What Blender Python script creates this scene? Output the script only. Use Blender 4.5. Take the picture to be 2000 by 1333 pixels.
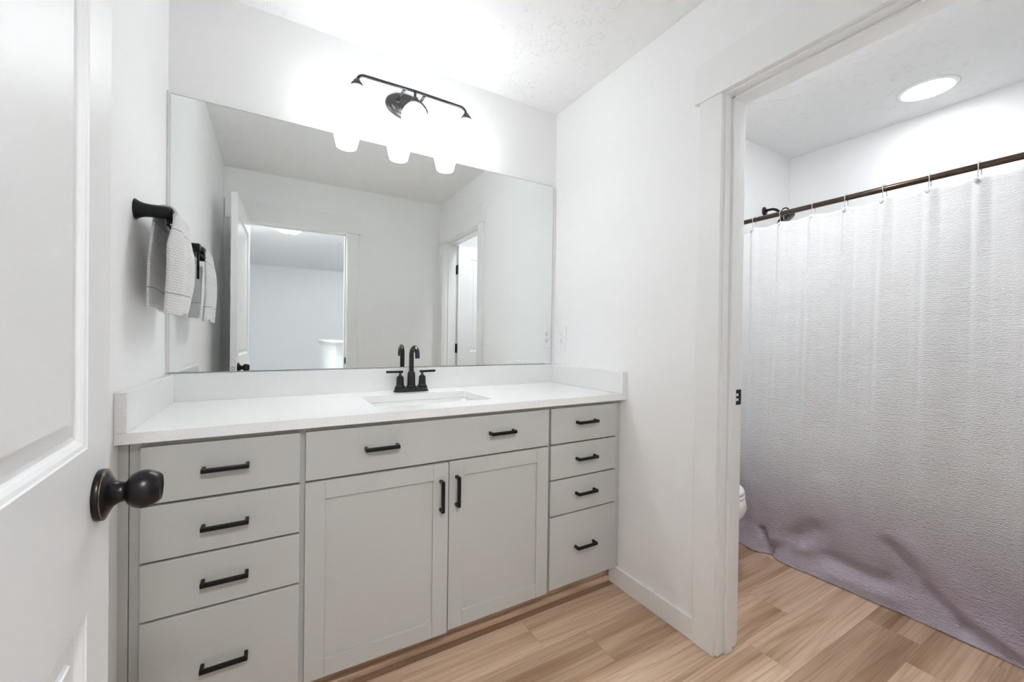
import bpy, bmesh, math, random
from mathutils import Vector, Matrix

# ------------------------------------------------------------------ camera, world, exposure
for o in list(bpy.data.objects):
    bpy.data.objects.remove(o, do_unlink=True)
SC = bpy.context.scene
COL = SC.collection
PI = math.pi

CAM = Vector((0.33565, -1.91667, 1.14957))
R = Vector((0.86299202, -0.50505096, 0.01297343))
U = Vector((-0.00771072, 0.01250912, 0.99989203))
F = Vector((0.50515871, 0.86299887, -0.00690096))
cd = bpy.data.cameras.new('camera')
cam = bpy.data.objects.new('camera', cd)
COL.objects.link(cam)
cam.matrix_world = Matrix(((R.x, U.x, -F.x, CAM.x), (R.y, U.y, -F.y, CAM.y), (R.z, U.z, -F.z, CAM.z), (0, 0, 0, 1)))
cd.sensor_fit = 'HORIZONTAL'
cd.sensor_width = 36.0
cd.lens = 796.605 / 2000 * 36.0
cd.clip_start = 0.01
SC.camera = cam

world = bpy.data.worlds.new('world')
SC.world = world
world.use_nodes = True
world.node_tree.nodes['Background'].inputs[0].default_value = (0.9, 0.95, 1.0, 1)
world.node_tree.nodes['Background'].inputs[1].default_value = 0.3

SC.view_settings.view_transform = 'Standard'
SC.view_settings.look = 'None'
SC.view_settings.gamma = 1.0
SC.view_settings.use_curve_mapping = False
SC.view_settings.exposure = 0.95
SC.cycles.max_bounces = 16
SC.cycles.diffuse_bounces = 10
SC.cycles.glossy_bounces = 6
SC.cycles.sample_clamp_indirect = 8.0

# strength of the lamps the place has, and of one added fill lamp
E_VANITY = 6.8
E_BULB = 125.0
E_RECESS = 19.0
E_TOILET = 70.0
E_HALL = 14.0
E_FILL = 76.0

# ------------------------------------------------------------------ helpers
def link(o):
    COL.objects.link(o)
    return o

def obj(name, bm, mat, parent=None, smooth=False, label=None, loc=None):
    me = bpy.data.meshes.new(name)
    bmesh.ops.recalc_face_normals(bm, faces=bm.faces[:])
    if smooth:
        for f in bm.faces:
            f.smooth = True
    bm.to_mesh(me)
    bm.free()
    if mat is not None:
        me.materials.append(mat)
    o = link(bpy.data.objects.new(name, me))
    if smooth == 'auto':
        try:
            me.set_sharp_from_angle(angle=math.radians(40))
        except Exception:
            pass
    if parent is not None:
        o.parent = parent
    if label:
        o['label'] = label
    if loc:
        o.location = loc
    return o

def tag(o, label, cat, group=None):
    o['label'] = label
    o['category'] = cat
    if group:
        o['group'] = group
    return o

def thing(name, label, cat, loc=(0, 0, 0), rotz=0.0, group=None):
    o = link(bpy.data.objects.new(name, None))
    o.empty_display_size = 0.05
    o.location = loc
    o.rotation_euler = (0, 0, rotz)
    return tag(o, label, cat, group)

def struct(name, bm, mat, parent=None, smooth=False, label=None):
    o = obj(name, bm, mat, parent, smooth)
    if parent is None:
        o['kind'] = 'structure'
    if label:
        o['label'] = label
    return o

def nb():
    return bmesh.new()

def box(bm, x0, x1, y0, y1, z0, z1, bev=0.0, seg=2, mat=None):
    t = bmesh.new()
    vs = [t.verts.new((x, y, z)) for z in (z0, z1) for (x, y) in ((x0, y0), (x1, y0), (x1, y1), (x0, y1))]
    for q in ((0, 3, 2, 1), (4, 5, 6, 7), (0, 1, 5, 4), (1, 2, 6, 5), (2, 3, 7, 6), (3, 0, 4, 7)):
        t.faces.new([vs[i] for i in q])
    if bev > 0:
        bmesh.ops.bevel(t, geom=t.edges[:], offset=bev, segments=seg, profile=0.5, affect='EDGES')
    if mat is not None:
        t.transform(mat)
    merge(bm, t)
    return bm

def merge(bm, t):
    vm = {}
    for v in t.verts:
        vm[v] = bm.verts.new(v.co)
    for f in t.faces:
        try:
            nf = bm.faces.new([vm[v] for v in f.verts])
            nf.smooth = f.smooth
        except ValueError:
            pass
    t.free()

def frame_from(d):
    d = Vector(d).normalized()
    a = Vector((0, 0, 1)) if abs(d.z) < 0.9 else Vector((1, 0, 0))
    u = d.cross(a).normalized()
    v = d.cross(u).normalized()
    return u, v

def tube(bm, pts, r, n=16, caps=True, radii=None):
    pts = [Vector(p) for p in pts]
    rings = []
    u = None
    for i, p in enumerate(pts):
        if i == 0:
            d = pts[1] - pts[0]
        elif i == len(pts) - 1:
            d = pts[-1] - pts[-2]
        else:
            d = (pts[i + 1] - pts[i]).normalized() + (pts[i] - pts[i - 1]).normalized()
        d.normalize()
        if u is None:
            u, v = frame_from(d)
        else:
            u = (u - d * u.dot(d)).normalized()
            v = d.cross(u).normalized()
        rr = radii[i] if radii else r
        rings.append([bm.verts.new(p + (u * math.cos(2 * PI * k / n) + v * math.sin(2 * PI * k / n)) * rr) for k in range(n)])
    for a, b in zip(rings[:-1], rings[1:]):
        for k in range(n):
            f = bm.faces.new((a[k], a[(k + 1) % n], b[(k + 1) % n], b[k]))
            f.smooth = True
    if caps:
        bm.faces.new(rings[0][::-1])
        bm.faces.new(rings[-1])
    return bm

def lathe(bm, prof, origin=(0, 0, 0), axis=(0, 0, 1), n=32, sx=1.0, sy=1.0, smooth=True):
    """prof: list of (radius, height) along axis"""
    ax = Vector(axis).normalized()
    if abs(ax.z) > 0.99:
        u, v = Vector((1, 0, 0)), Vector((0, 1, 0))
    else:
        u, v = frame_from(ax)
    o = Vector(origin)
    rings = []
    for (r, h) in prof:
        if r < 1e-6:
            rings.append([bm.verts.new(o + ax * h)])
        else:
            rings.append([bm.verts.new(o + ax * h + u * (r * sx * math.cos(2 * PI * k / n)) + v * (r * sy * math.sin(2 * PI * k / n))) for k in range(n)])
    for a, b in zip(rings[:-1], rings[1:]):
        if len(a) == 1 and len(b) == 1:
            continue
        for k in range(n):
            k2 = (k + 1) % n
            if len(a) == 1:
                f = bm.faces.new((a[0], b[k2], b[k]))
            elif len(b) == 1:
                f = bm.faces.new((a[k], a[k2], b[0]))
            else:
                f = bm.faces.new((a[k], a[k2], b[k2], b[k]))
            f.smooth = smooth
    if len(rings[0]) > 1:
        bm.faces.new(rings[0][::-1])
    if len(rings[-1]) > 1:
        bm.faces.new(rings[-1])
    return bm

def arc(c, r, a0, a1, n, ua, va):
    c = Vector(c); ua = Vector(ua); va = Vector(va)
    return [c + ua * (r * math.cos(a0 + (a1 - a0) * i / n)) + va * (r * math.sin(a0 + (a1 - a0) * i / n)) for i in range(n + 1)]

def copy_tree(o, parent=None):
    c = o.copy()
    COL.objects.link(c)
    if parent is not None:
        c.parent = parent
    for ch in list(o.children):
        copy_tree(ch, c)
    return c

# ------------------------------------------------------------------ materials
def s2l(c):
    return tuple((x / 255 / 12.92 if x / 255 <= 0.04045 else ((x / 255 + 0.055) / 1.055) ** 2.4) for x in c) + (1.0,)

class NT:
    def __init__(self, name):
        self.m = bpy.data.materials.new(name)
        self.m.use_nodes = True
        self.t = self.m.node_tree
        self.b = self.t.nodes['Principled BSDF']
    def n(self, typ, **kw):
        nd = self.t.nodes.new(typ)
        for k, v in kw.items():
            if k in nd.inputs:
                nd.inputs[k].default_value = v
            else:
                setattr(nd, k, v)
        return nd
    def l(self, a, b):
        self.t.links.new(a, b)
    def coords(self, scale=(1, 1, 1)):
        tc = self.n('ShaderNodeTexCoord')
        mp = self.n('ShaderNodeMapping')
        mp.inputs['Scale'].default_value = scale
        self.l(tc.outputs['Object'], mp.inputs['Vector'])
        return mp.outputs['Vector']
    def bump(self, h, strength, dist, normal=None):
        b = self.n('ShaderNodeBump')
        b.inputs['Strength'].default_value = strength
        b.inputs['Distance'].default_value = dist
        self.l(h, b.inputs['Height'])
        if normal is not None:
            self.l(normal, b.inputs['Normal'])
        return b.outputs['Normal']
    def ramp(self, fac, stops, interp='LINEAR'):
        r = self.n('ShaderNodeValToRGB')
        r.color_ramp.interpolation = interp
        els = r.color_ramp.elements
        while len(els) > len(stops):
            els.remove(els[-1])
        while len(els) < len(stops):
            els.new(0.5)
        for e, (p, c) in zip(els, stops):
            e.position = p
            e.color = c
        self.l(fac, r.inputs['Fac'])
        return r.outputs['Color']

def simple(name, col, rough=0.5, metal=0.0, spec=0.5, noise=0.0, nscale=60, bump=0.0, coat=0.0):
    m = NT(name)
    m.b.inputs['Base Color'].default_value = col
    m.b.inputs['Roughness'].default_value = rough
    m.b.inputs['Metallic'].default_value = metal
    m.b.inputs['Specular IOR Level'].default_value = spec
    m.b.inputs['Coat Weight'].default_value = coat
    v = m.coords()
    t = m.n('ShaderNodeTexNoise')
    t.inputs['Scale'].default_value = nscale
    t.inputs['Detail'].default_value = 3
    m.l(v, t.inputs['Vector'])
    if noise > 0:
        a = tuple(c * (1 - noise) for c in col[:3]) + (1,)
        b = tuple(min(1, c * (1 + noise)) for c in col[:3]) + (1,)
        m.l(m.ramp(t.outputs['Fac'], [(0.3, a), (0.7, b)]), m.b.inputs['Base Color'])
    if bump > 0:
        m.l(m.bump(t.outputs['Fac'], bump, 0.002), m.b.inputs['Normal'])
    return m.m

M_WALL = simple('wall_paint', (0.88, 0.88, 0.88, 1), 0.55, noise=0.006, nscale=90, bump=0.05, spec=0.3)
M_TRIM = simple('trim_paint', (0.85, 0.85, 0.845, 1), 0.32, noise=0.004, nscale=30, spec=0.4)
M_DOOR = simple('door_paint', (0.84, 0.84, 0.845, 1), 0.42, noise=0.004, nscale=50, bump=0.03, spec=0.4)
M_CAB = simple('cabinet_paint', s2l((184, 183, 179)), 0.42, noise=0.015, nscale=220, bump=0.04, spec=0.35)
M_BLACK = simple('matte_black_metal', (0.012, 0.012, 0.013, 1), 0.38, 0.6, noise=0.2, nscale=80)
M_BRONZE = simple('oil_rubbed_bronze', (0.028, 0.025, 0.026, 1), 0.3, 0.85, noise=0.25, nscale=60)
M_FAUCET = simple('faucet_bronze', (0.05, 0.048, 0.048, 1), 0.28, 0.9, noise=0.2, nscale=120)
M_FIXT = simple('fixture_gunmetal', (0.07, 0.068, 0.07, 1), 0.35, 0.8, noise=0.15, nscale=90)
M_ROD = simple('brown_bronze_rod', (0.085, 0.058, 0.043, 1), 0.3, 0.85, noise=0.15, nscale=40)
M_COPPER = simple('worn_copper_edge', (0.2, 0.14, 0.1, 1), 0.4, 0.9, noise=0.3, nscale=90)
M_CHROME = simple('polished_steel', (0.75, 0.75, 0.75, 1), 0.15, 1.0, noise=0.03)
M_BEAD = simple('clear_bead', (0.75, 0.76, 0.78, 1), 0.05, 0.6, noise=0.02)
M_PORC = simple('porcelain', (0.88, 0.88, 0.875, 1), 0.08, noise=0.003, coat=0.5)
M_PLAST = simple('white_plastic', (0.87, 0.87, 0.875, 1), 0.3, noise=0.003)
M_SLOT = simple('slot_grey', (0.18, 0.18, 0.18, 1), 0.6, noise=0.02)
M_CHAN = simple('mirror_channel', (0.68, 0.68, 0.68, 1), 0.45, 0.0, noise=0.02)
M_BACKING = simple('mirror_edge', (0.22, 0.24, 0.23, 1), 0.3, noise=0.02)

def mk_ceiling():
    m = NT('ceiling_texture')
    m.b.inputs['Base Color'].default_value = (0.87, 0.87, 0.865, 1)
    m.b.inputs['Roughness'].default_value = 0.7
    m.b.inputs['Specular IOR Level'].default_value = 0.25
    v = m.coords()
    n1 = m.n('ShaderNodeTexNoise'); n1.inputs['Scale'].default_value = 9; n1.inputs['Detail'].default_value = 5; n1.inputs['Distortion'].default_value = 1.4
    m.l(v, n1.inputs['Vector'])
    n2 = m.n('ShaderNodeTexNoise'); n2.inputs['Scale'].default_value = 28; n2.inputs['Detail'].default_value = 3; n2.inputs['Distortion'].default_value = 0.8
    m.l(v, n2.inputs['Vector'])
    r1 = m.ramp(n1.outputs['Fac'], [(0.54, (0, 0, 0, 1)), (0.60, (1, 1, 1, 1))])
    r2 = m.ramp(n2.outputs['Fac'], [(0.48, (0, 0, 0, 1)), (0.55, (1, 1, 1, 1))])
    mu = m.n('ShaderNodeMath', operation='MULTIPLY')
    m.l(r1, mu.inputs[0]); m.l(r2, mu.inputs[1])
    m.l(m.bump(mu.outputs[0], 0.5, 0.0045), m.b.inputs['Normal'])
    return m.m
M_CEIL = mk_ceiling()

def mk_quartz():
    m = NT('white_quartz')
    m.b.inputs['Roughness'].default_value = 0.12
    v = m.coords()
    a = m.n('ShaderNodeTexVoronoi'); a.inputs['Scale'].default_value = 230
    m.l(v, a.inputs['Vector'])
    b = m.n('ShaderNodeTexNoise'); b.inputs['Scale'].default_value = 350; b.inputs['Detail'].default_value = 2
    m.l(v, b.inputs['Vector'])
    spk = m.ramp(a.outputs['Distance'], [(0.0, (0.55, 0.54, 0.53, 1)), (0.16, (0.8, 0.795, 0.79, 1)), (0.3, (0.82, 0.818, 0.812, 1))])
    big = m.n('ShaderNodeTexNoise'); big.inputs['Scale'].default_value = 120
    m.l(v, big.inputs['Vector'])
    msk = m.ramp(big.outputs['Fac'], [(0.55, (0, 0, 0, 1)), (0.64, (1, 1, 1, 1))])
    base = m.ramp(b.outputs['Fac'], [(0.3, (0.76, 0.757, 0.75, 1)), (0.7, (0.85, 0.85, 0.845, 1))])
    mx = m.n('ShaderNodeMix', data_type='RGBA')
    m.l(msk, mx.inputs[0]); m.l(base, mx.inputs[6]); m.l(spk, mx.inputs[7])
    m.l(mx.outputs[2], m.b.inputs['Base Color'])
    return m.m
M_QUARTZ = mk_quartz()

def mk_mirror():
    m = NT('mirror_silver')
    m.b.inputs['Base Color'].default_value = (0.86, 0.885, 0.875, 1)
    m.b.inputs['Metallic'].default_value = 1.0
    m.b.inputs['Roughness'].default_value = 0.0
    return m.m
M_MIRROR = mk_mirror()

def mk_emit(name, col, strength):
    m = NT(name)
    m.b.inputs['Base Color'].default_value = (0.9, 0.9, 0.9, 1)
    m.b.inputs['Emission Color'].default_value = col
    m.b.inputs['Emission Strength'].default_value = strength
    m.b.inputs['Roughness'].default_value = 0.3
    return m.m
M_SHADE = mk_emit('lit_opal_glass', (0.94, 0.975, 1.0, 1), E_VANITY)
M_BULB = mk_emit('lit_bulb', (0.94, 0.975, 1.0, 1), E_BULB)
M_LENS = mk_emit('lit_diffuser', (0.94, 0.975, 1.0, 1), E_RECESS)
M_FILL_DOME = mk_emit('lit_fill_dome_glass', (0.94, 0.975, 1.0, 1), E_FILL)
M_LENS2 = mk_emit('lit_toilet_diffuser', (0.94, 0.975, 1.0, 1), E_TOILET)
M_DOME = mk_emit('lit_hall_glass', (0.94, 0.97, 1.0, 1), E_HALL)

def mk_floor(name, attr=True):
    m = NT(name)
    m.b.inputs['Roughness'].default_value = 0.38
    m.b.inputs['Specular IOR Level'].default_value = 0.35
    tc = m.n('ShaderNodeTexCoord')
    vec = tc.outputs['Object']
    if attr:
        at = m.n('ShaderNodeAttribute'); at.attribute_name = 'plank'
        ad = m.n('ShaderNodeVectorMath', operation='MULTIPLY_ADD')
        m.l(at.outputs['Vector'], ad.inputs[0])
        ad.inputs[1].default_value = (17.0, 9.0, 5.0)
        m.l(vec, ad.inputs[2])
        vec = ad.outputs[0]
    def mapped(sc):
        mp = m.n('ShaderNodeMapping'); mp.inputs['Scale'].default_value = sc
        m.l(vec, mp.inputs['Vector'])
        return mp.outputs['Vector']
    # broad tone
    a = m.n('ShaderNodeTexNoise'); a.inputs['Scale'].default_value = 1.0; a.inputs['Detail'].default_value = 3; a.inputs['Distortion'].default_value = 0.25
    m.l(mapped((0.6, 11, 1)), a.inputs['Vector'])
    # cathedral grain
    w = m.n('ShaderNodeTexNoise'); w.inputs['Scale'].default_value = 1.0; w.inputs['Detail'].default_value = 1.5; w.inputs['Distortion'].default_value = 0.2
    m.l(mapped((0.55, 8.0, 1)), w.inputs['Vector'])
    mm = m.n('ShaderNodeMath', operation='MULTIPLY'); mm.inputs[1].default_value = 17.0
    m.l(w.outputs['Fac'], mm.inputs[0])
    fr = m.n('ShaderNodeMath', operation='PINGPONG'); fr.inputs[1].default_value = 1.0
    m.l(mm.outputs[0], fr.inputs[0])
    # fine grain
    g = m.n('ShaderNodeTexNoise'); g.inputs['Scale'].default_value = 1.0; g.inputs['Detail'].default_value = 5; g.inputs['Roughness'].default_value = 0.65
    m.l(mapped((2.5, 150, 1)), g.inputs['Vector'])
    base = m.ramp(a.outputs['Fac'], [(0.22, s2l((130, 99, 75))), (0.36, s2l((177, 147, 121))), (0.5, s2l((203, 176, 151))), (0.85, s2l((216, 192, 169)))])
    def mixm(c, f, amt, dark):
        mx = m.n('ShaderNodeMix', data_type='RGBA', blend_type='MULTIPLY')
        mx.inputs[0].default_value = amt
        m.l(c, mx.inputs[6])
        m.l(m.ramp(f, dark), mx.inputs[7])
        return mx.outputs[2]
    c = mixm(base, fr.outputs[0], 0.42, [(0.0, (0.66, 0.6, 0.56, 1)), (0.5, (1, 1, 1, 1))])
    c = mixm(c, g.outputs['Fac'], 0.62, [(0.34, (0.66, 0.61, 0.57, 1)), (0.56, (1.05, 1.04, 1.03, 1))])
    if attr:
        sp = m.n('ShaderNodeSeparateXYZ'); m.l(at.outputs['Vector'], sp.inputs[0])
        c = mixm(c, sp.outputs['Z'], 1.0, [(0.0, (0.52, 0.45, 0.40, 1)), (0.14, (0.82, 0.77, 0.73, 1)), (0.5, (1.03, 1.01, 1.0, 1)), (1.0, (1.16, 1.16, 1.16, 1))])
    m.l(c, m.b.inputs['Base Color'])
    m.l(m.bump(g.outputs['Fac'], 0.12, 0.001), m.b.inputs['Normal'])
    return m.m
M_FLOOR = mk_floor('oak_planks')
M_TOE = mk_floor('oak_toe_trim', False)

def mk_curtain():
    m = NT('crinkled_ombre_fabric')
    m.b.inputs['Roughness'].default_value = 0.75
    m.b.inputs['Specular IOR Level'].default_value = 0.25
    m.b.inputs['Sheen Weight'].default_value = 0.15
    uv = m.n('ShaderNodeUVMap'); uv.uv_map = 'UVMap'
    sep = m.n('ShaderNodeSeparateXYZ'); m.l(uv.outputs[0], sep.inputs[0])
    # dye line wanders a little
    nz = m.n('ShaderNodeTexNoise'); nz.inputs['Scale'].default_value = 2.2; nz.inputs['Detail'].default_value = 2
    m.l(uv.outputs[0], nz.inputs['Vector'])
    ad = m.n('ShaderNodeMath', operation='MULTIPLY_ADD'); ad.inputs[1].default_value = 0.16
    m.l(nz.outputs['Fac'], ad.inputs[0]); m.l(sep.outputs['Y'], ad.inputs[2])
    col = m.ramp(ad.outputs[0], [(0.08, (0.66, 0.60, 0.70, 1)), (0.25, (0.55, 0.485, 0.56, 1)), (0.40, (0.60, 0.555, 0.605, 1)), (0.6, (0.74, 0.73, 0.74, 1)), (0.8, (0.80, 0.80, 0.80, 1)), (1.0, (0.80, 0.80, 0.805, 1))])
    m.l(col, m.b.inputs['Base Color'])
    # crinkle: wavy, mostly horizontal ridges (UV is in metres)
    wv = m.n('ShaderNodeTexWave', wave_type='BANDS', bands_direction='Y', wave_profile='SIN')
    wv.inputs['Scale'].default_value = 42.0
    wv.inputs['Distortion'].default_value = 9.0
    wv.inputs['Detail'].default_value = 2.0
    wv.inputs['Detail Scale'].default_value = 1.7
    wv.inputs['Detail Roughness'].default_value = 0.45
    m.l(uv.outputs[0], wv.inputs['Vector'])
    n1 = m.n('ShaderNodeTexNoise'); n1.inputs['Scale'].default_value = 9.0; n1.inputs['Detail'].default_value = 2.0
    m.l(uv.outputs[0], n1.inputs['Vector'])
    nb1 = m.bump(n1.outputs['Fac'], 0.5, 0.02)
    n3 = m.n('ShaderNodeTexNoise'); n3.inputs['Scale'].default_value = 1.0; n3.inputs['Detail'].default_value = 2.0; n3.inputs['Distortion'].default_value = 1.0
    mp3 = m.n('ShaderNodeMapping'); mp3.inputs['Scale'].default_value = (45, 110, 1)
    m.l(uv.outputs[0], mp3.inputs['Vector']); m.l(mp3.outputs[0], n3.inputs['Vector'])
    hm = m.n('ShaderNodeMath', operation='MULTIPLY_ADD'); hm.inputs[1].default_value = 1.5
    m.l(n3.outputs['Fac'], hm.inputs[0]); m.l(wv.outputs['Fac'], hm.inputs[2])
    # stitched top hem
    cp = m.n('ShaderNodeMath', operation='COMPARE'); cp.inputs[1].default_value = 1.748; cp.inputs[2].default_value = 0.0018
    m.l(sep.outputs['Y'], cp.inputs[0])
    h2 = m.n('ShaderNodeMath', operation='MULTIPLY_ADD'); h2.inputs[1].default_value = -2.0
    m.l(cp.outputs[0], h2.inputs[0]); m.l(hm.outputs[0], h2.inputs[2])
    # the crinkle is pulled flatter towards the hooks
    stn = m.n('ShaderNodeMapRange'); stn.inputs['From Min'].default_value = 0.2; stn.inputs['From Max'].default_value = 1.5
    stn.inputs['To Min'].default_value = 0.85; stn.inputs['To Max'].default_value = 0.4
    m.l(sep.outputs['Y'], stn.inputs['Value'])
    nn = m.bump(h2.outputs[0], 0.75, 0.003, nb1)
    m.l(stn.outputs['Result'], nn.node.inputs['Strength'])
    m.l(nn, m.b.inputs['Normal'])
    tr = m.n('ShaderNodeBsdfTranslucent')
    m.l(col, tr.inputs['Color'])
    ms = m.n('ShaderNodeMixShader'); ms.inputs[0].default_value = 0.16
    out = m.t.nodes['Material Output']
    m.l(m.b.outputs[0], ms.inputs[1]); m.l(tr.outputs[0], ms.inputs[2])
    m.l(ms.outputs[0], out.inputs['Surface'])
    return m.m
M_CURT = mk_curtain()

def mk_towel():
    m = NT('waffle_cotton')
    m.b.inputs['Roughness'].default_value = 0.9
    m.b.inputs['Specular IOR Level'].default_value = 0.1
    m.b.inputs['Base Color'].default_value = (0.72, 0.715, 0.71, 1)
    uv = m.n('ShaderNodeUVMap'); uv.uv_map = 'UVMap'
    br = m.n('ShaderNodeTexBrick')
    br.inputs['Scale'].default_value = 1.0
    br.inputs['Brick Width'].default_value = 0.011
    br.inputs['Row Height'].default_value = 0.0075
    br.inputs['Mortar Size'].default_value = 0.0014
    br.inputs['Mortar Smooth'].default_value = 1.0
    br.inputs['Color1'].default_value = (1, 1, 1, 1); br.inputs['Color2'].default_value = (0.8, 0.8, 0.8, 1)
    br.inputs['Mortar'].default_value = (0, 0, 0, 1)
    nd = m.n('ShaderNodeTexNoise'); nd.inputs['Scale'].default_value = 260
    m.l(uv.outputs[0], nd.inputs['Vector'])
    ma = m.n('ShaderNodeVectorMath', operation='MULTIPLY_ADD'); ma.inputs[1].default_value = (0.003, 0.003, 0)
    m.l(nd.outputs['Color'], ma.inputs[0]); m.l(uv.outputs[0], ma.inputs[2])
    m.l(ma.outputs[0], br.inputs['Vector'])
    nz = m.n('ShaderNodeTexNoise'); nz.inputs['Scale'].default_value = 700
    m.l(uv.outputs[0], nz.inputs['Vector'])
    ad = m.n('ShaderNodeMath', operation='MULTIPLY_ADD'); ad.inputs[1].default_value = 0.3
    m.l(nz.outputs['Fac'], ad.inputs[0]); m.l(br.outputs['Color'], ad.inputs[2])
    m.l(m.bump(ad.outputs[0], 0.7, 0.003), m.b.inputs['Normal'])
    mx = m.ramp(br.outputs['Color'], [(0.0, (0.69, 0.685, 0.68, 1)), (0.6, (0.79, 0.785, 0.78, 1))])
    sp = m.n('ShaderNodeSeparateXYZ'); m.l(uv.outputs[0], sp.inputs[0])
    last = mx
    for vpos in (0.058, 0.252, 0.402, 0.585):     # woven border lines
        c = m.n('ShaderNodeMath', operation='COMPARE'); c.inputs[1].default_value = vpos; c.inputs[2].default_value = 0.0014
        m.l(sp.outputs['Y'], c.inputs[0])
        q = m.n('ShaderNodeMix', data_type='RGBA'); m.l(c.outputs[0], q.inputs[0]); m.l(last, q.inputs[6]); q.inputs[7].default_value = (0.36, 0.355, 0.36, 1)
        last = q.outputs[2]
    m.l(last, m.b.inputs['Base Color'])
    return m.m
M_TOWEL = mk_towel()

# ------------------------------------------------------------------ the setting
W = 1.7385          # right wall of the vanity room
T = 0.115           # wall thickness
XR = W + T          # toilet room starts
D = 1.914           # room depth
H = 2.44
XS = 3.489          # far shower wall
YS = -0.405         # plumbing wall of the shower
YO, YO2, ZO = -1.022, -1.786, 2.0454    # opening into the toilet room
EX0, EX1 = 0.125, 0.883                 # entry doorway
YW = -D - T

# floor: one mesh of individually toned planks
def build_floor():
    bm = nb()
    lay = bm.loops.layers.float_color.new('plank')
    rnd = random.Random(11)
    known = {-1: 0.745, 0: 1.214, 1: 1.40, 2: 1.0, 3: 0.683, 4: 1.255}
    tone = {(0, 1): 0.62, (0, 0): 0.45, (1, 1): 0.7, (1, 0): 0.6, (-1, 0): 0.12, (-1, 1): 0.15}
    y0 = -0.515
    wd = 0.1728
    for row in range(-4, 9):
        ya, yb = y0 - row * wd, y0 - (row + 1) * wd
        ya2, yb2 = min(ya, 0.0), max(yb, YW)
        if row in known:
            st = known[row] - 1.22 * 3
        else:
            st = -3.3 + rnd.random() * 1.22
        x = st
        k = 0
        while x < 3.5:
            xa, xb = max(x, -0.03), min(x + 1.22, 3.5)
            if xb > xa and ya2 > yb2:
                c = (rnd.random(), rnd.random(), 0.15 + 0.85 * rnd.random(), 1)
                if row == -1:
                    c = (c[0], c[1], 0.0, 1)  # dark toe-kick row: shade under the cabinet put into its plank tone
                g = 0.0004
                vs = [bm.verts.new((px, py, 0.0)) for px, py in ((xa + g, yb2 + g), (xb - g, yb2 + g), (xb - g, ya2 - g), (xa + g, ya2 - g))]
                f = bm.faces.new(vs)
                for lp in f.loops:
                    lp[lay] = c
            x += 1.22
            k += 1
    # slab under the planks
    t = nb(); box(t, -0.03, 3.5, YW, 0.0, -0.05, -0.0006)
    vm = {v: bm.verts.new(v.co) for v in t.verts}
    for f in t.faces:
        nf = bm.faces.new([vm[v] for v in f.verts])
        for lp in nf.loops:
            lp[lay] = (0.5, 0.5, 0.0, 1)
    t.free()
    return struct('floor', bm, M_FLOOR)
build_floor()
b = nb(); box(b, -0.03, 3.5, -6.95, YW, -0.05, 0.0); struct('floor_hall', b, simple('hall_carpet', (0.55, 0.55, 0.56, 1), 0.95, noise=0.08, nscale=300, bump=0.5))

b = nb(); box(b, -0.13, 3.6, -7.02, 0.1, H, H + 0.06); struct('ceiling', b, M_CEIL)
b = nb(); box(b, -0.1, XR, 0.0, 0.1, -0.05, H); struct('wall_back', b, M_WALL)
b = nb(); box(b, -0.1, 0.0, -D, 0.0, -0.05, H); struct('wall_left', b, M_WALL)
b = nb()
box(b, W, XR, YO - 0.006 + 0.018, 0.0, -0.05, H)
box(b, W, XR, -D, YO2 + 0.006 - 0.018, -0.05, H)
box(b, W, XR, YO2 - 0.012, YO + 0.012, ZO + 0.012, H)
struct('wall_right', b, M_WALL)
b = nb()
box(b, -0.03, EX0 - 0.018, YW, -D, -0.05, H)
box(b, EX1 + 0.018, 3.6, YW, -D, -0.05, H)
box(b, EX0 - 0.018, EX1 + 0.018, YW, -D, ZO + 0.012, H)
struct('wall_front', b, M_WALL)
b = nb(); box(b, XR, 2.73, -0.1, 0.0, -0.05, H); struct('wall_alcove', b, M_WALL)
b = nb(); box(b, 2.73, 3.6, YS, 0.0, -0.05, H); struct('wall_plumbing', b, M_WALL)
b = nb(); box(b, XS, 3.6, -D, YS, -0.05, H); struct('wall_shower', b, M_WALL)
b = nb(); box(b, -0.13, -0.03, -6.92, YW, -0.05, H); struct('wall_hall_left', b, M_WALL)
b = nb(); box(b, -0.13, 3.6, -7.02, -6.92, -0.05, H); struct('wall_hall_far', b, M_WALL)
b = nb(); box(b, 3.5, 3.6, -6.92, YW, -0.05, H); struct('wall_hall_right', b, M_WALL)

# casings and jambs
TN = [0]
def trim(bm, label=None):
    TN[0] += 1
    return struct('trim_%d' % TN[0], bm, M_TRIM, label=label)

CT = 0.018   # casing thickness
CW = 0.088   # casing width
# opening to the toilet room
b = nb(); box(b, W - CT, W, YO, YO + CW, 0.0, ZO, 0.0015); trim(b)
b = nb(); box(b, W - CT, W, YO2 - CW, YO2, 0.0, ZO, 0.0015); trim(b)
b = nb(); box(b, W - CT - 0.005, W, YO2 - CW - 0.014, YO + CW + 0.02, ZO, ZO + 0.147, 0.0015); trim(b)
def jamb_side(y, s):
    """s=+1 : jamb face looks to -y (board lies on the +y side)"""
    b = nb()
    ya, yb = (y - 0.006, y + 0.012) if s > 0 else (y - 0.012, y + 0.006)
    box(b, W - 0.001, XR + 0.001, ya, yb, 0.0, ZO + 0.006, 0.001)
    sy = (ya - 0.011, ya) if s > 0 else (yb, yb + 0.011)
    box(b, W + 0.035, W + 0.072, sy[0], sy[1], 0.0, ZO - 0.011, 0.002)
    return b
jamb_near = trim(jamb_side(YO, 1))
jamb_far = trim(jamb_side(YO2, -1))
b = nb()
box(b, W - 0.001, XR + 0.001, YO2 + 0.006, YO - 0.006, ZO - 0.006, ZO + 0.012, 0.001)
box(b, W + 0.035, W + 0.072, YO2 + 0.017, YO - 0.017, ZO - 0.017, ZO - 0.006, 0.002)
trim(b)
b = nb()   # casing on the toilet-room side
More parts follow.
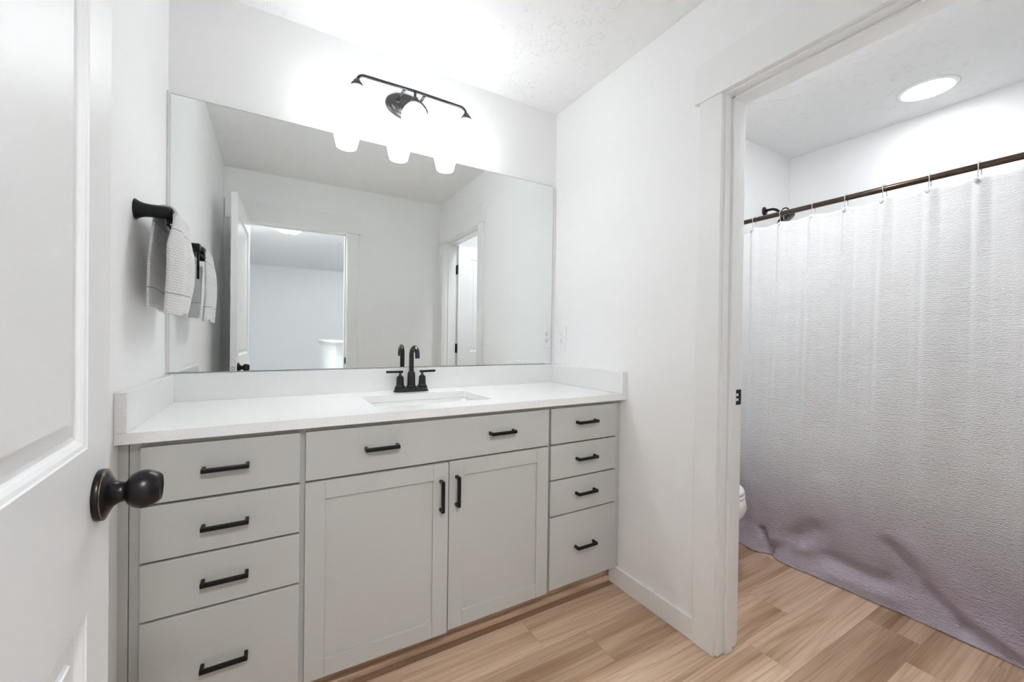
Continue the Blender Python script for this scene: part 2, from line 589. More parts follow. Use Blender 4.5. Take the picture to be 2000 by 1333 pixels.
box(b, XR, XR + CT, YO + 0.0, YO + CW, 0.0, ZO, 0.0015)
trim(b)
b = nb(); box(b, XR, XR + CT, YO2 - CW, YO2, 0.0, ZO, 0.0015); trim(b)
b = nb(); box(b, XR, XR + CT + 0.004, YO2 - CW - 0.014, YO + CW + 0.014, ZO, ZO + 0.147, 0.0015); trim(b)

# entry doorway
b = nb(); box(b, EX1 + 0.005, EX1 + 0.005 + CW, -D, -D + CT, 0.0, ZO, 0.0015); trim(b)
b = nb(); box(b, EX0 - 0.005 - CW, EX0 - 0.005, -D, -D + CT, 0.0, ZO, 0.0015); trim(b)
b = nb(); box(b, 0.009, EX1 + CW + 0.027, -D, -D + CT + 0.005, ZO, ZO + 0.147, 0.0015); trim(b)
def ejamb(x, s):
    b = nb()
    xa, xb = (x - 0.018, x) if s > 0 else (x, x + 0.018)
    box(b, xa, xb, YW - 0.001, -D + 0.001, 0.0, ZO + 0.006, 0.001)
    sx = (x, x + 0.011) if s > 0 else (x - 0.011, x)
    box(b, sx[0], sx[1], -D - 0.075, -D - 0.038, 0.0, ZO - 0.011, 0.002)
    return b
trim(ejamb(EX0, 1))
ej = trim(ejamb(EX1, -1))
b = nb()
box(b, EX0, EX1, YW - 0.001, -D + 0.001, ZO - 0.006, ZO + 0.012, 0.001)
box(b, EX0 + 0.011, EX1 - 0.011, -D - 0.075, -D - 0.038, ZO - 0.017, ZO - 0.006, 0.002)
trim(b)
b = nb(); box(b, EX1 - 0.0035, EX1 + 0.0, -D - 0.036, -D + 0.002, 0.905, 0.962, 0.001)
box(b, EX1 - 0.006, EX1 + 0.0, -D - 0.004, -D + 0.006, 0.915, 0.952, 0.002)
obj('strike_plate', b, M_BLACK, ej, label='black strike plate')
b = nb()
zc = 0.9395
yj = YO - 0.006
box(b, XR - 0.036, XR + 0.004, yj - 0.0016, yj, zc - 0.0285, zc - 0.014, 0.0005)
box(b, XR - 0.036, XR + 0.004, yj - 0.0016, yj, zc + 0.014, zc + 0.0285, 0.0005)
box(b, XR - 0.036, XR - 0.027, yj - 0.0016, yj, zc - 0.014, zc + 0.014, 0.0005)
box(b, XR - 0.010, XR + 0.004, yj - 0.0016, yj, zc - 0.014, zc + 0.014, 0.0005)
box(b, XR - 0.0285, XR - 0.010, yj - 0.0012, yj - 0.0002, zc - 0.004, zc + 0.004, 0.0003)
obj('strike_plate', b, M_BLACK, jamb_near, label='black strike plate')

# baseboards
BH, BT = 0.084, 0.014
def bboard(name, x0, x1, y0, y1):
    b = nb(); box(b, x0, x1, y0, y1, 0.0, BH, 0.0015)
    return struct(name, b, M_TRIM)
bboard('baseboard_right', W - BT, W, YO + CW, -0.482)
bboard('baseboard_left', 0.0, BT, -D + 0.02, -0.58)
bboard('baseboard_front', EX1 + 0.005 + CW, W, -D, -D + BT)
bboard('baseboard_alcove', XR, 2.73, -0.1 - BT, -0.1)
bboard('baseboard_toilet_side', XR, XR + BT, YO + CW, -0.1 - BT)
bboard('baseboard_toilet_front', XR + 0.02, 2.6, -D, -D + BT)
bboard('baseboard_hall_far', -0.03, 3.5, -6.92, -6.92 + BT)
bboard('baseboard_hall_left', -0.03, -0.03 + BT, -6.9, YW - 0.02)

# ------------------------------------------------------------------ doors
def door_leaf(bm, width, height, th):
    """leaf in local coords: x 0..-th (front face at x=0), y 0..width from hinge, z 0.012..height; two raised panels on each face"""
    z0 = 0.012
    zt = height
    sh, sf = 0.118, 0.09       # hinge stile, latch stile
    ya, yb = sh, width - sf
    pans = [(0.235, 0.812), (1.01, zt - 0.115)]
    def quad(a, b_, c, d):
        bm.faces.new([bm.verts.new(p) for p in (a, b_, c, d)])
    for side in (0, 1):
        X = 0.0 if side == 0 else -th
        s = -1.0 if side == 0 else 1.0
        def P(y, z, dep=0.0):
            return (X + s * dep, y, z)
        quad(P(0, z0), P(ya, z0), P(ya, zt), P(0, zt))
        quad(P(yb, z0), P(width, z0), P(width, zt), P(yb, zt))
        zs = [z0] + [v for p_ in pans for v in p_] + [zt]
        for i in range(0, len(zs), 2):
            quad(P(ya, zs[i]), P(yb, zs[i]), P(yb, zs[i + 1]), P(ya, zs[i + 1]))
        for (pa, pb) in pans:
            steps = [(0.0, 0.0), (0.002, 0.0012), (0.006, 0.0024), (0.010, 0.0046), (0.014, 0.0076), (0.019, 0.0092), (0.0355, 0.0092), (0.038, 0.0040)]
            prev = None
            for ins, dep in steps:
                lp = [P(ya + ins, pa + ins, dep), P(yb - ins, pa + ins, dep), P(yb - ins, pb - ins, dep), P(ya + ins, pb - ins, dep)]
                if prev:
                    for k in range(4):
                        quad(prev[k], prev[(k + 1) % 4], lp[(k + 1) % 4], lp[k])
                prev = lp
            quad(*prev)
    # edges
    quad((0, 0, z0), (-th, 0, z0), (-th, 0, zt), (0, 0, zt))
    quad((0, width, z0), (-th, width, z0), (-th, width, zt), (0, width, zt))
    quad((0, 0, zt), (-th, 0, zt), (-th, width, zt), (0, width, zt))
    quad((0, 0, z0), (-th, 0, z0), (-th, width, z0), (0, width, z0))
    bmesh.ops.remove_doubles(bm, verts=bm.verts[:], dist=1e-5)

def add_knob(parent, y, z, x, s):
    """s=+1 knob points to +x, axis along x"""
    e = nb()
    lathe(e, [(0.0, 0.0), (0.0315, 0.0), (0.0325, 0.002), (0.0325, 0.0055), (0.0315, 0.0075)], (x, y, z), (s, 0, 0), 48)
    k = obj('knob_rosette', e, M_BRONZE, parent, True, label='dark bronze round rosette')
    e = nb()
    lathe(e, [(0.0318, 0.0068), (0.0325, 0.0074), (0.0318, 0.0080)], (x, y, z), (s, 0, 0), 48)
    obj('worn_rim', e, M_COPPER, k, True, label='worn copper edge of the rosette')
    e = nb()
    prof = [(0.0, 0.006), (0.0312, 0.006), (0.0295, 0.009), (0.022, 0.0125), (0.0165, 0.016), (0.0140, 0.020), (0.0128, 0.0235), (0.0128, 0.026),
            (0.0135, 0.0275), (0.0175, 0.0295), (0.0212, 0.033), (0.0238, 0.038), (0.0250, 0.0435), (0.0246, 0.049), (0.0230, 0.054), (0.0200, 0.059),
            (0.0172, 0.0625), (0.0165, 0.0630), (0.0150, 0.0612), (0.008, 0.0595), (0.0, 0.0590)]
    lathe(e, prof, (x, y, z), (s, 0, 0), 48)
    obj('door_knob', e, M_BRONZE, parent, True, label='dark bronze egg-shaped knob')

def add_hinge(parent, z, x, y, sx, sy):
    b = nb()
    tube(b, [(x, y, z - 0.044), (x, y, z + 0.044)], 0.0065, 14)
    tube(b, [(x, y, z - 0.048), (x, y, z - 0.044)], 0.005, 12)
    tube(b, [(x, y, z + 0.044), (x, y, z + 0.048)], 0.005, 12)
    box(b, min(x, x + sx * 0.034), max(x, x + sx * 0.034), min(y, y + sy * 0.0025), max(y, y + sy * 0.0025), z - 0.043, z + 0.043, 0.0008)
    obj('hinge', b, M_BLACK, parent, label='black butt hinge')

th = 0.035
d1 = link(bpy.data.objects.new('door_1', None)); d1['kind'] = 'structure'
d1.location = (0.1725, -1.903, 0)
d1.rotation_euler = (0, 0, math.radians(2.45))
b = nb(); door_leaf(b, 0.757, 2.033, th)
obj('door_leaf', b, M_DOOR, d1)
add_knob(d1, 0.757 - 0.050, 0.9405, 0.0, 1)
b = nb(); box(b, -0.030, -0.005, 0.757, 0.7585, 0.9405 - 0.028, 0.9405 + 0.028, 0.0004)
lp = obj('latch_plate', b, M_PLAST, d1)
b = nb(); tube(b, arc((-0.0175, 0.759, 0.9405), 0.0088, 0, 2 * PI, 28, (1, 0, 0), (0, 0, 1)), 0.0012, 8)
obj('latch_ring', b, M_FIXT, lp, True, label='small dark ring of the latch')
for z in (0.25, 1.05, 1.84):
    add_hinge(d1, z, -th - 0.004, -0.004, 0.9, 1)

d2 = link(bpy.data.objects.new('door_2', None)); d2['kind'] = 'structure'
# leaf hinged at the far jamb, standing open into the toilet room
d2.location = (XR + 0.012, YO2 + 0.004 , 0)
d2.rotation_euler = (0, 0, math.radians(-90 + 3))
b = nb(); door_leaf(b, 0.752, 2.033, th)
b.transform(Matrix.Translation((0, 0.004, 0)))
obj('door_leaf', b, M_DOOR, d2)
add_knob(d2, 0.752 - 0.061, 0.9405, 0.0, 1)
for z in (0.25, 1.045, 1.805):
    b = nb()
    tube(b, [(0.004, -0.004, z - 0.044), (0.004, -0.004, z + 0.044)], 0.0065, 14)
    box(b, -0.002, 0.0015, -0.002, 0.032, z - 0.043, z + 0.043, 0.0006)
    box(b, -0.036, 0.0, -0.0045, -0.002, z - 0.043, z + 0.043, 0.0006)
    box(b, 0.0, 0.0025, -0.036, -0.004, z - 0.043, z + 0.043, 0.0006)
    obj('hinge', b, M_BLACK, d2, label='black butt hinge')

# ------------------------------------------------------------------ vanity cabinet
YF = -0.53       # face frame
YD = -0.549      # drawer fronts
van = thing('vanity_cabinet', 'light grey painted vanity cabinet with drawer stacks either side of two shaker doors', 'vanity cabinet')
b = nb()
box(b, 0.0, 0.02, YF, YF + 0.02, 0.0905, 0.8732, 0.001)                      # filler strip
box(b, 0.0215, 0.06, YF, YF + 0.02, 0.0905, 0.8732, 0.001)
for x0, x1 in ((0.395, 0.437), (1.303, 1.345), (1.685, W)):
    box(b, x0, x1, YF, YF + 0.02, 0.0905, 0.8732, 0.001)
for x0, x1 in ((0.06, 0.395), (0.437, 1.303), (1.345, 1.685)):
    box(b, x0, x1, YF, YF + 0.02, 0.835, 0.8732, 0.0005)
    box(b, x0, x1, YF, YF + 0.02, 0.0905, 0.125, 0.0005)
for z in (0.557, 0.405, 0.705):
    for x0, x1 in ((0.06, 0.395), (1.345, 1.685)):
        box(b, x0, x1, YF, YF + 0.02, z - 0.014, z + 0.014, 0.0)
box(b, 0.437, 1.303, YF, YF + 0.02, 0.69, 0.722, 0.0)
obj('face_frame', b, M_CAB, van)
b = nb()
box(b, 0.0, 0.018, YF + 0.02, 0.0, 0.0905, 0.8732)
box(b, W - 0.018, W, YF + 0.02, 0.0, 0.0905, 0.8732)
box(b, 0.018, W - 0.018, YF + 0.02, 0.0, 0.0905, 0.108)
box(b, 0.018, W - 0.018, -0.012, 0.0, 0.108, 0.8732)
for x in (0.408, 1.316):
    box(b, x, x + 0.016, YF + 0.02, -0.012, 0.108, 0.8732)
obj('carcass', b, M_CAB, van)
b = nb()
box(b, 0.0, W - BT, -0.466, -0.452, 0.0, 0.0905)
obj('toe_kick', b, M_TOE, van, label='wood-look toe kick board')
b = nb()
prof = [(-0.466, 0.0), (-0.484, 0.0), (-0.484, 0.008), (-0.4825, 0.013), (-0.479, 0.017), (-0.474, 0.0195), (-0.466, 0.021)]
ra = [b.verts.new((0.0, y, z)) for y, z in prof]
rb = [b.verts.new((W - BT, y, z)) for y, z in prof]
for i in range(len(prof)):
    j = (i + 1) % len(prof)
    b.faces.new((ra[i], ra[j], rb[j], rb[i]))
b.faces.new(ra[::-1]); b.faces.new(rb)
obj('shoe_moulding', b, M_TOE, van, label='wood-look rounded strip along the floor')

def pull_mesh(L=0.109, w=0.0125, so=0.031):
    """bar pull along local x, standing off towards -y"""
    b = nb()
    h = L / 2
    box(b, -h, h, -so, -so + 0.0085, -w / 2, w / 2, 0.0022, 2)
    for s in (-1, 1):
        x0 = s * h if s < 0 else h - 0.0095
        box(b, x0, x0 + 0.0095, -so + 0.004, 0.0, -w / 2, w / 2, 0.0022, 2)
    return b
pull_proto = obj('handle', pull_mesh(), M_BLACK)
pull_used = [False]
def add_pull(parent, x, z, vert=False, y=YD):
    if not pull_used[0]:
        o = pull_proto
        pull_used[0] = True
    else:
        o = pull_proto.copy()
        COL.objects.link(o)
    o.parent = parent
    o.location = (x, y, z)
    o.rotation_euler = (0, PI / 2 if vert else 0, 0)
    o['label'] = 'matte black bar handle'
    return o

def slab(x0, x1, z0, z1):
    b = nb(); box(b, x0, x1, YD, YF, z0, z1, 0.0022, 2)
    return b
ZD = [(0.7095, 0.8575, 0.786), (0.5605, 0.703, 0.630), (0.4085, 0.5545, 0.481), (0.1015, 0.4025, 0.2505)]
for (z0, z1, zh) in ZD:
    dr = obj('drawer', slab(0.0455, 0.4085, z0, z1), M_CAB, van)
    add_pull(dr, 0.2265, zh)
for (z0, z1, zh) in ZD:
    dr = obj('drawer', slab(1.3305, 1.7000, z0, z1), M_CAB, van)
    add_pull(dr, 1.513, zh + 0.007)
dr = obj('drawer_front', slab(0.4225, 1.3185, 0.7095, 0.8575), M_CAB, van, label='wide fixed drawer front with two handles')
add_pull(dr, 0.6455, 0.788)
add_pull(dr, 1.094, 0.790)

def shaker(x0, x1, z0, z1, y0=YD, y1=YF, w=0.056):
    b = nb()
    box(b, x0, x0 + w, y0, y1, z0, z1, 0.0016)
    box(b, x1 - w, x1, y0, y1, z0, z1, 0.0016)
    box(b, x0 + w, x1 - w, y0 + 0.0003, y1, z1 - w, z1, 0.0012)
    box(b, x0 + w, x1 - w, y0 + 0.0003, y1, z0, z0 + w, 0.0012)
    box(b, x0 + w - 0.004, x1 - w + 0.004, y0 + 0.0075, y1 - 0.004, z0 + w - 0.004, z1 - w + 0.004)
    return b
dl = obj('cabinet_door', shaker(0.0, 0.4555, 0.0955, 0.7035, -0.019, 0.0), M_CAB, van, label='left shaker door, slightly ajar')
dl.location = (0.4225, YF, 0)
dl.rotation_euler = (0, 0, math.radians(-1.1))
o = add_pull(dl, 0.4555 - 0.029, 0.5935, True, -0.019)
dr_ = obj('cabinet_door', shaker(0.8835, 1.3185, 0.0955, 0.7035), M_CAB, van)
add_pull(dr_, 0.8835 + 0.0275, 0.598, True)

# ------------------------------------------------------------------ countertop with an undermount sink
ZC, CTK, CD_ = 0.9017, 0.028, 0.5676
SX0, SX1, SY0, SY1 = 0.645, 1.105, -0.452, -0.166
def rrect(x0, x1, y0, y1, r, n=6):
    pts = []
    for cx, cy, a in ((x1 - r, y1 - r, 0), (x0 + r, y1 - r, PI / 2), (x0 + r, y0 + r, PI), (x1 - r, y0 + r, 1.5 * PI)):
        for i in range(n + 1):
            t = a + PI / 2 * i / n
            pts.append((cx + r * math.cos(t), cy + r * math.sin(t)))
    return pts
def counter_mesh():
    bm = nb()
    inner = rrect(SX0, SX1, SY0, SY1, 0.022)
    X0, X1, Y0, Y1 = 0.0005, W - 0.0005, -CD_, -0.0005
    n = len(inner)
    # outer points matched radially, with exact corners
    cx, cy = (SX0 + SX1) / 2, (SY0 + SY1) / 2
    for z, flip in ((ZC, False), (ZC - CTK, True)):
        oc = [bm.verts.new((x, y, z)) for x, y in ((X1, Y1), (X0, Y1), (X0, Y0), (X1, Y0))]
        iv = [bm.verts.new((x, y, z)) for x, y in inner]
        q = n // 4
        for c in range(4):
            seg = iv[c * q:(c + 1) * q]
            for a, b_ in zip(seg[:-1], seg[1:]):
                bm.faces.new((oc[c], b_, a) if not flip else (oc[c], a, b_))
            nx = iv[((c + 1) * q) % n]
            vs = (oc[c], oc[(c + 1) % 4], nx, seg[-1])
            bm.faces.new(vs if not flip else vs[::-1])
        if not flip:
            to, ti = oc, iv
        else:
            bo, bi = oc, iv
    for k in range(4):
        bm.faces.new((to[k], to[(k + 1) % 4], bo[(k + 1) % 4], bo[k]))
    for k in range(n):
        bm.faces.new((ti[k], bi[k], bi[(k + 1) % n], ti[(k + 1) % n]))
    return bm
ct = tag(obj('countertop', counter_mesh(), M_QUARTZ), 'white speckled quartz countertop on the grey vanity with a cutout for the sink', 'countertop')
ST, BS = 0.0245, 0.101
b = nb(); box(b, 0.0005, W - 0.0005, -0.0225, -0.0005, ZC, ZC + BS, 0.001); obj('backsplash', b, M_QUARTZ, ct)
b = nb(); box(b, 0.0005, ST, -CD_, -0.0226, ZC + 0.0002, ZC + BS, 0.0012); obj('side_splash', b, M_QUARTZ, ct)
b = nb(); box(b, W - ST, W - 0.0005, -CD_, -0.0226, ZC + 0.0002, ZC + BS, 0.0012); obj('side_splash', b, M_QUARTZ, ct)

def sink_mesh():
    bm = nb()
    zt = ZC - CTK - 0.0005
    loops = []
    for ins, z, r in ((-0.03, zt, 0.03), (-0.004, zt, 0.026), (0.0, zt - 0.004, 0.03), (0.006, zt - 0.06, 0.035), (0.014, zt - 0.105, 0.04), (0.035, zt - 0.13, 0.045), (0.08, zt - 0.138, 0.04), (0.125, zt - 0.142, 0.012)):
        loops.append([bm.verts.new((x, y, z)) for x, y in rrect(SX0 + ins - 0.003, SX1 - ins + 0.003, SY0 + ins - 0.003, SY1 - ins + 0.003, r)])
    low = []
    for ins, z, r in ((-0.03, zt - 0.012, 0.03), (-0.012, zt - 0.016, 0.03), (-0.006, zt - 0.09, 0.035), (0.02, zt - 0.145, 0.045), (0.12, zt - 0.155, 0.012)):
        low.append([bm.verts.new((x, y, z)) for x, y in rrect(SX0 + ins - 0.003, SX1 - ins + 0.003, SY0 + ins - 0.003, SY1 - ins + 0.003, r)])
    n = len(loops[0])
    for L in (loops, low):
        for a, c in zip(L[:-1], L[1:]):
            for k in range(n):
                f = bm.faces.new((a[k], a[(k + 1) % n], c[(k + 1) % n], c[k])); f.smooth = True
        bm.faces.new(L[-1])
    for k in range(n):
        bm.faces.new((loops[0][k], loops[0][(k + 1) % n], low[0][(k + 1) % n], low[0][k]))
    return bm
sk = tag(obj('sink', sink_mesh(), M_PORC), 'white rectangular undermount sink set into the countertop below the faucet', 'sink')
b = nb(); lathe(b, [(0.0, 0.0), (0.021, 0.0), (0.022, 0.002), (0.018, 0.0035), (0.0, 0.004)], ((SX0 + SX1) / 2, (SY0 + SY1) / 2, ZC - CTK - 0.1425), (0, 0, 1), 28)
obj('drain', b, M_FAUCET, sk, True)

# ------------------------------------------------------------------ faucet
FX, FY = 0.880, -0.083
fa = thing('faucet', 'dark bronze two-handle centerset faucet with high-arc spout behind the sink', 'faucet', (FX, FY, ZC + 0.0004))
b = nb()
def stadium(hx, hy, n=10):
    pts = []
    for i in range(n + 1):
        a = -PI / 2 + PI * i / n
        pts.append((hx - hy + hy * math.cos(a), hy * math.sin(a)))
    for i in range(n + 1):
        a = PI / 2 + PI * i / n
        pts.append((-(hx - hy) + hy * math.cos(a), hy * math.sin(a)))
    return pts
def stad_stack(b, levels):
    rings = []
    for hx, hy, z in levels:
        rings.append([b.verts.new((x, y, z)) for x, y in stadium(hx, hy)])
    n = len(rings[0])
    for a, c in zip(rings[:-1], rings[1:]):
        for k in range(n):
            b.faces.new((a[k], a[(k + 1) % n], c[(k + 1) % n], c[k]))
    b.faces.new(rings[0][::-1]); b.faces.new(rings[-1])
stad_stack(b, [(0.080, 0.029, 0.0), (0.080, 0.029, 0.003), (0.077, 0.0265, 0.007), (0.0755, 0.0255, 0.009), (0.075, 0.025, 0.018), (0.073, 0.0235, 0.0205)])
obj('base_plate', b, M_FAUCET, fa)
b = nb()
oct_ = 10
lathe(b, [(0.0215, 0.020), (0.0215, 0.0235), (0.0195, 0.0265)], (0, 0, 0), (0, 0, 1), 24)
lathe(b, [(0.0185, 0.0262), (0.0175, 0.083)], (0, 0, 0), (0, 0, 1), oct_, smooth=False)
lathe(b, [(0.0175, 0.0828), (0.0125, 0.090), (0.0118, 0.092)], (0, 0, 0), (0, 0, 1), 24)
pts = [(0, 0, 0.088), (0, 0, 0.12), (0, 0, 0.168)]
dirf = Vector((0.10, -1.0, 0)).normalized()
c = Vector((0, 0, 0.166)) + dirf * 0.033
pts = [Vector(p) for p in pts[:2]] + arc(c, 0.033, PI, 0.12, 12, dirf, (0, 0, 1))[0:] + [c + dirf * 0.0345 + Vector((0, 0, -0.014))]
tube(b, pts, 0.0108, 20)
obj('spout', b, M_FAUCET, fa)
for s in (-1, 1):
    b = nb()
    hx = s * 0.0508
    lathe(b, [(0.0215, 0.020), (0.0215, 0.025), (0.019, 0.028)], (hx, 0, 0), (0, 0, 1), 24)
    lathe(b, [(0.0175, 0.0275), (0.0155, 0.066)], (hx, 0, 0), (0, 0, 1), oct_, smooth=False)
    lathe(b, [(0.0155, 0.0658), (0.006, 0.0745), (0.0052, 0.078), (0.0055, 0.087)], (hx, 0, 0), (0, 0, 1), 20)
    hnd = obj('handle', b, M_FAUCET, fa, label='faucet handle body')
    b = nb()
    x0, x1 = (hx - s * 0.012, hx + s * 0.062)
    tube(b, [(x0, 0, 0.0895), (x0 + s * 0.002, 0, 0.0895), (x1 - s * 0.002, 0, 0.0905), (x1, 0, 0.0905)], 0.005, 16, radii=[0.0044, 0.0055, 0.0055, 0.0044])
    obj('lever', b, M_BLACK, hnd)

# ------------------------------------------------------------------ mirror
MX0, MX1, MZ0, MZ1 = 0.0061, 1.7132, 1.0081, 2.0213
b = nb(); box(b, MX0, MX1, -0.006, -0.0059 + 0.0003, MZ0 + 0.0004, MZ1 - 0.0004)
mir = tag(obj('mirror', b, M_MIRROR), 'large frameless wall mirror above the backsplash, nearly wall to wall', 'mirror')
b = nb(); box(b, MX0 - 0.0002, MX1 + 0.0002, -0.0056, -0.0004, MZ0 - 0.0012, MZ1 + 0.0012)
obj('glass_edge', b, M_BACKING, mir, label='thin dark edge of the glass')
b = nb(); box(b, 0.0004, MX0 - 0.0003, -0.026, -0.0004, MZ0, MZ1, 0.0004); obj('side_channel', b, M_CHAN, mir, label='narrow grey metal side strip')
b = nb()
box(b, MX1 + 0.0006, MX1 + 0.008, -0.0075, -0.0004, MZ0, MZ1 - 0.005, 0.0004)
obj('side_channel', b, M_CHAN, mir, label='narrow grey metal side strip')

# ------------------------------------------------------------------ vanity light
LX, LY = 0.868, -0.14
XL = (0.624, 0.866, 1.110)
ZB = 2.226
vl = thing('vanity_light', 'three-bulb vanity light on a dark bar with lit opal shades above the mirror', 'wall light', (LX, 0, 2.222))
b = nb()
lathe(b, [(0.0, 0.0), (0.098, 0.0), (0.1, 0.004), (0.1, 0.012), (0.094, 0.017), (0.080, 0.019), (0.076, 0.022), (0.074, 0.0245), (0.0, 0.026)], (0, 0, 0), (0, -1, 0), 56)
for v in b.verts:
    v.co.z *= 0.60
obj('back_plate', b, M_FIXT, vl, True, label='oval gunmetal wall plate')
for dx in (-0.047, 0.044):
    b = nb(); tube(b, [(dx, -0.022, 0.012), (dx, -0.08, 0.008), (dx - 0.002, LY + 0.004, ZB - 2.222)], 0.0062, 14)
    lathe(b, [(0.011, 0.0), (0.011, 0.004), (0.007, 0.007)], (dx, -0.022, 0.012), (0, -1, 0), 18)
    obj('arm', b, M_FIXT, vl)
b = nb()
xa, xb = XL[0] - LX, XL[2] - LX
zz = ZB - 2.222
rr = 0.03
pts = [Vector((xa, LY, zz - 0.042))] + arc((xa + rr, LY, zz - rr), rr, PI, PI / 2, 8, (1, 0, 0), (0, 0, 1)) + [Vector((0, LY, zz + 0.004))] + arc((xb - rr, LY, zz - rr), rr, PI / 2, 0, 8, (1, 0, 0), (0, 0, 1)) + [Vector((xb, LY, zz - 0.042))]
tube(b, pts, 0.0062, 14)
tube(b, [(XL[1] - LX, LY, zz), (XL[1] - LX, LY, zz - 0.042)], 0.0055, 14)
obj('cross_bar', b, M_FIXT, vl, label='thin dark curved bar')
shade_prof = [(0.012, -0.010), (0.022, -0.012), (0.035, -0.019), (0.046, -0.032), (0.055, -0.052), (0.0585, -0.070), (0.058, -0.085), (0.055, -0.105), (0.049, -0.130), (0.044, -0.150), (0.0415, -0.152), (0.046, -0.128), (0.052, -0.104), (0.055, -0.084), (0.0555, -0.070), (0.052, -0.048), (0.044, -0.036), (0.033, -0.024), (0.012, -0.015)]
for x in XL:
    b = nb(); lathe(b, [(0.0, 0.008), (0.009, 0.008), (0.013, 0.005), (0.0155, -0.002), (0.0225, -0.010), (0.0255, -0.020), (0.0, -0.021)], (x - LX, LY, zz - 0.032), (0, 0, 1), 28)
    obj('socket_cap', b, M_FIXT, vl, True)
    b = nb(); lathe(b, shade_prof, (x - LX, LY, zz - 0.044), (0, 0, 1), 36)
    gs = obj('glass_shade', b, M_SHADE, vl, True, label='glowing white opal glass shade')
    b = nb(); lathe(b, [(0.0, 0.0), (0.012, -0.002), (0.013, -0.02), (0.022, -0.035), (0.0275, -0.052), (0.024, -0.068), (0.012, -0.078), (0.0, -0.08)], (x - LX, LY, zz - 0.052), (0, 0, 1), 20)
    obj('bulb', b, M_BULB, gs, True)

# ------------------------------------------------------------------ recessed light in the toilet room
rl = thing('recessed_light', 'round white recessed ceiling light glowing above the shower curtain', 'ceiling light', (3.185, -1.18, H))
b = nb(); lathe(b, [(0.092, -0.001), (0.097, -0.008), (0.112, -0.004), (0.116, 0.0), (0.092, 0.0)], (0, 0, 0), (0, 0, 1), 56)
obj('trim_ring', b, M_PLAST, rl, True)
b = nb(); lathe(b, [(0.0, -0.004), (0.0925, -0.004), (0.0925, -0.0005), (0.0, -0.0005)], (0, 0, 0), (0, 0, 1), 56)
obj('diffuser', b, M_LENS, rl, label='glowing white diffuser')

rl2 = copy_tree(rl)
rl2.location = (1.99, -1.02, H)
for ch in rl2.children:
    if ch.name.startswith('diffuser'):
        ch.data = ch.data.copy(); ch.data.materials[0] = M_LENS2
rl2['label'] = 'round recessed ceiling light over the toilet, behind the head casing of the doorway'

# hall ceiling domes
def hall_dome(loc, label, mat=None):
    t = thing('dome_light', label, 'ceiling light', loc, group='hall ceiling lights')
    b = nb(); lathe(b, [(0.0, 0.0), (0.160, 0.0), (0.163, -0.006), (0.160, -0.02), (0.0, -0.02)], (0, 0, 0), (0, 0, 1), 48)
    obj('ceiling_pan', b, M_PLAST, t, True)
    b = nb(); lathe(b, [(0.150, -0.021), (0.147, -0.04), (0.130, -0.066), (0.095, -0.088), (0.05, -0.10), (0.0, -0.104)], (0, 0, 0), (0, 0, 1), 48)
    obj('glass_dome', b, mat or M_DOME, t, True, label='glowing white glass dome')
    b = nb(); lathe(b, [(0.0, -0.104), (0.014, -0.105), (0.015, -0.109), (0.008, -0.114), (0.005, -0.119), (0.0, -0.121)], (0, 0, 0), (0, 0, 1), 20)
    obj('finial', b, M_CHROME, t, True, label='small metal finial')
    return t
hall_dome((0.488, -3.53, H), 'lit white glass dome ceiling light in the hallway, reflected through the doorway')
hall_dome((0.42, -2.66, H), 'added unseen fill light shaped as a hallway dome, just outside the bathroom doorway', M_FILL_DOME)  # added lamp out of view, fills the low part of the room
hall_dome((1.75, -5.5, H), 'second hallway dome light, farther off, its glow showing on the hall ceiling')

# half wall in the hall
hw = thing('half_wall', 'white half wall with a moulded cap in the hallway beyond the doorway', 'half wall', (1.0, -3.8, 0))
b = nb(); box(b, -0.06, 0.06, -0.95, 0.75, 0.0, 1.045); obj('wall_body', b, M_WALL, hw)
b = nb(); box(b, -0.095, 0.095, -0.99, 0.79, 1.07, 1.095, 0.003); box(b, -0.078, 0.078, -0.97, 0.77, 1.0455, 1.0695, 0.003)
obj('cap', b, M_TRIM, hw)

# ------------------------------------------------------------------ outlet and switch
ol = thing('wall_outlet', 'white double wall outlet on the right wall beside the mirror', 'outlet', (W, -0.078, 1.159))
b = nb(); box(b, -0.0055, 0.0, -0.0405, 0.0405, -0.0625, 0.0625, 0.0018); obj('cover_plate', b, M_PLAST, ol)
for s in (-1, 1):
    b = nb(); lathe(b, [(0.0, 0.0), (0.0165, 0.0), (0.0165, 0.0018), (0.0, 0.002)], (-0.0055, 0, s * 0.0195), (-1, 0, 0), 28, sx=1.0, sy=0.85)
    rc = obj('receptacle', b, M_PLAST, ol)
    for yy, hz in ((-0.0063, 0.0045), (0.0063, 0.0038)):
        b = nb(); box(b, -0.0079, -0.0074, yy - 0.0009, yy + 0.0009, s * 0.0195 + 0.004 - hz, s * 0.0195 + 0.004 + hz); obj('slot', b, M_SLOT, rc)
    b = nb(); lathe(b, [(0.0, 0.0), (0.0024, 0.0), (0.0024, 0.0005), (0.0, 0.0005)], (-0.0074, 0, s * 0.0195 - 0.0085), (-1, 0, 0), 12); obj('ground_hole', b, M_SLOT, rc)
b = nb(); lathe(b, [(0.0, 0.0), (0.0028, 0.0), (0.002, 0.001), (0.0, 0.001)], (-0.0055, 0, 0), (-1, 0, 0), 12); obj('screw', b, M_PLAST, ol)

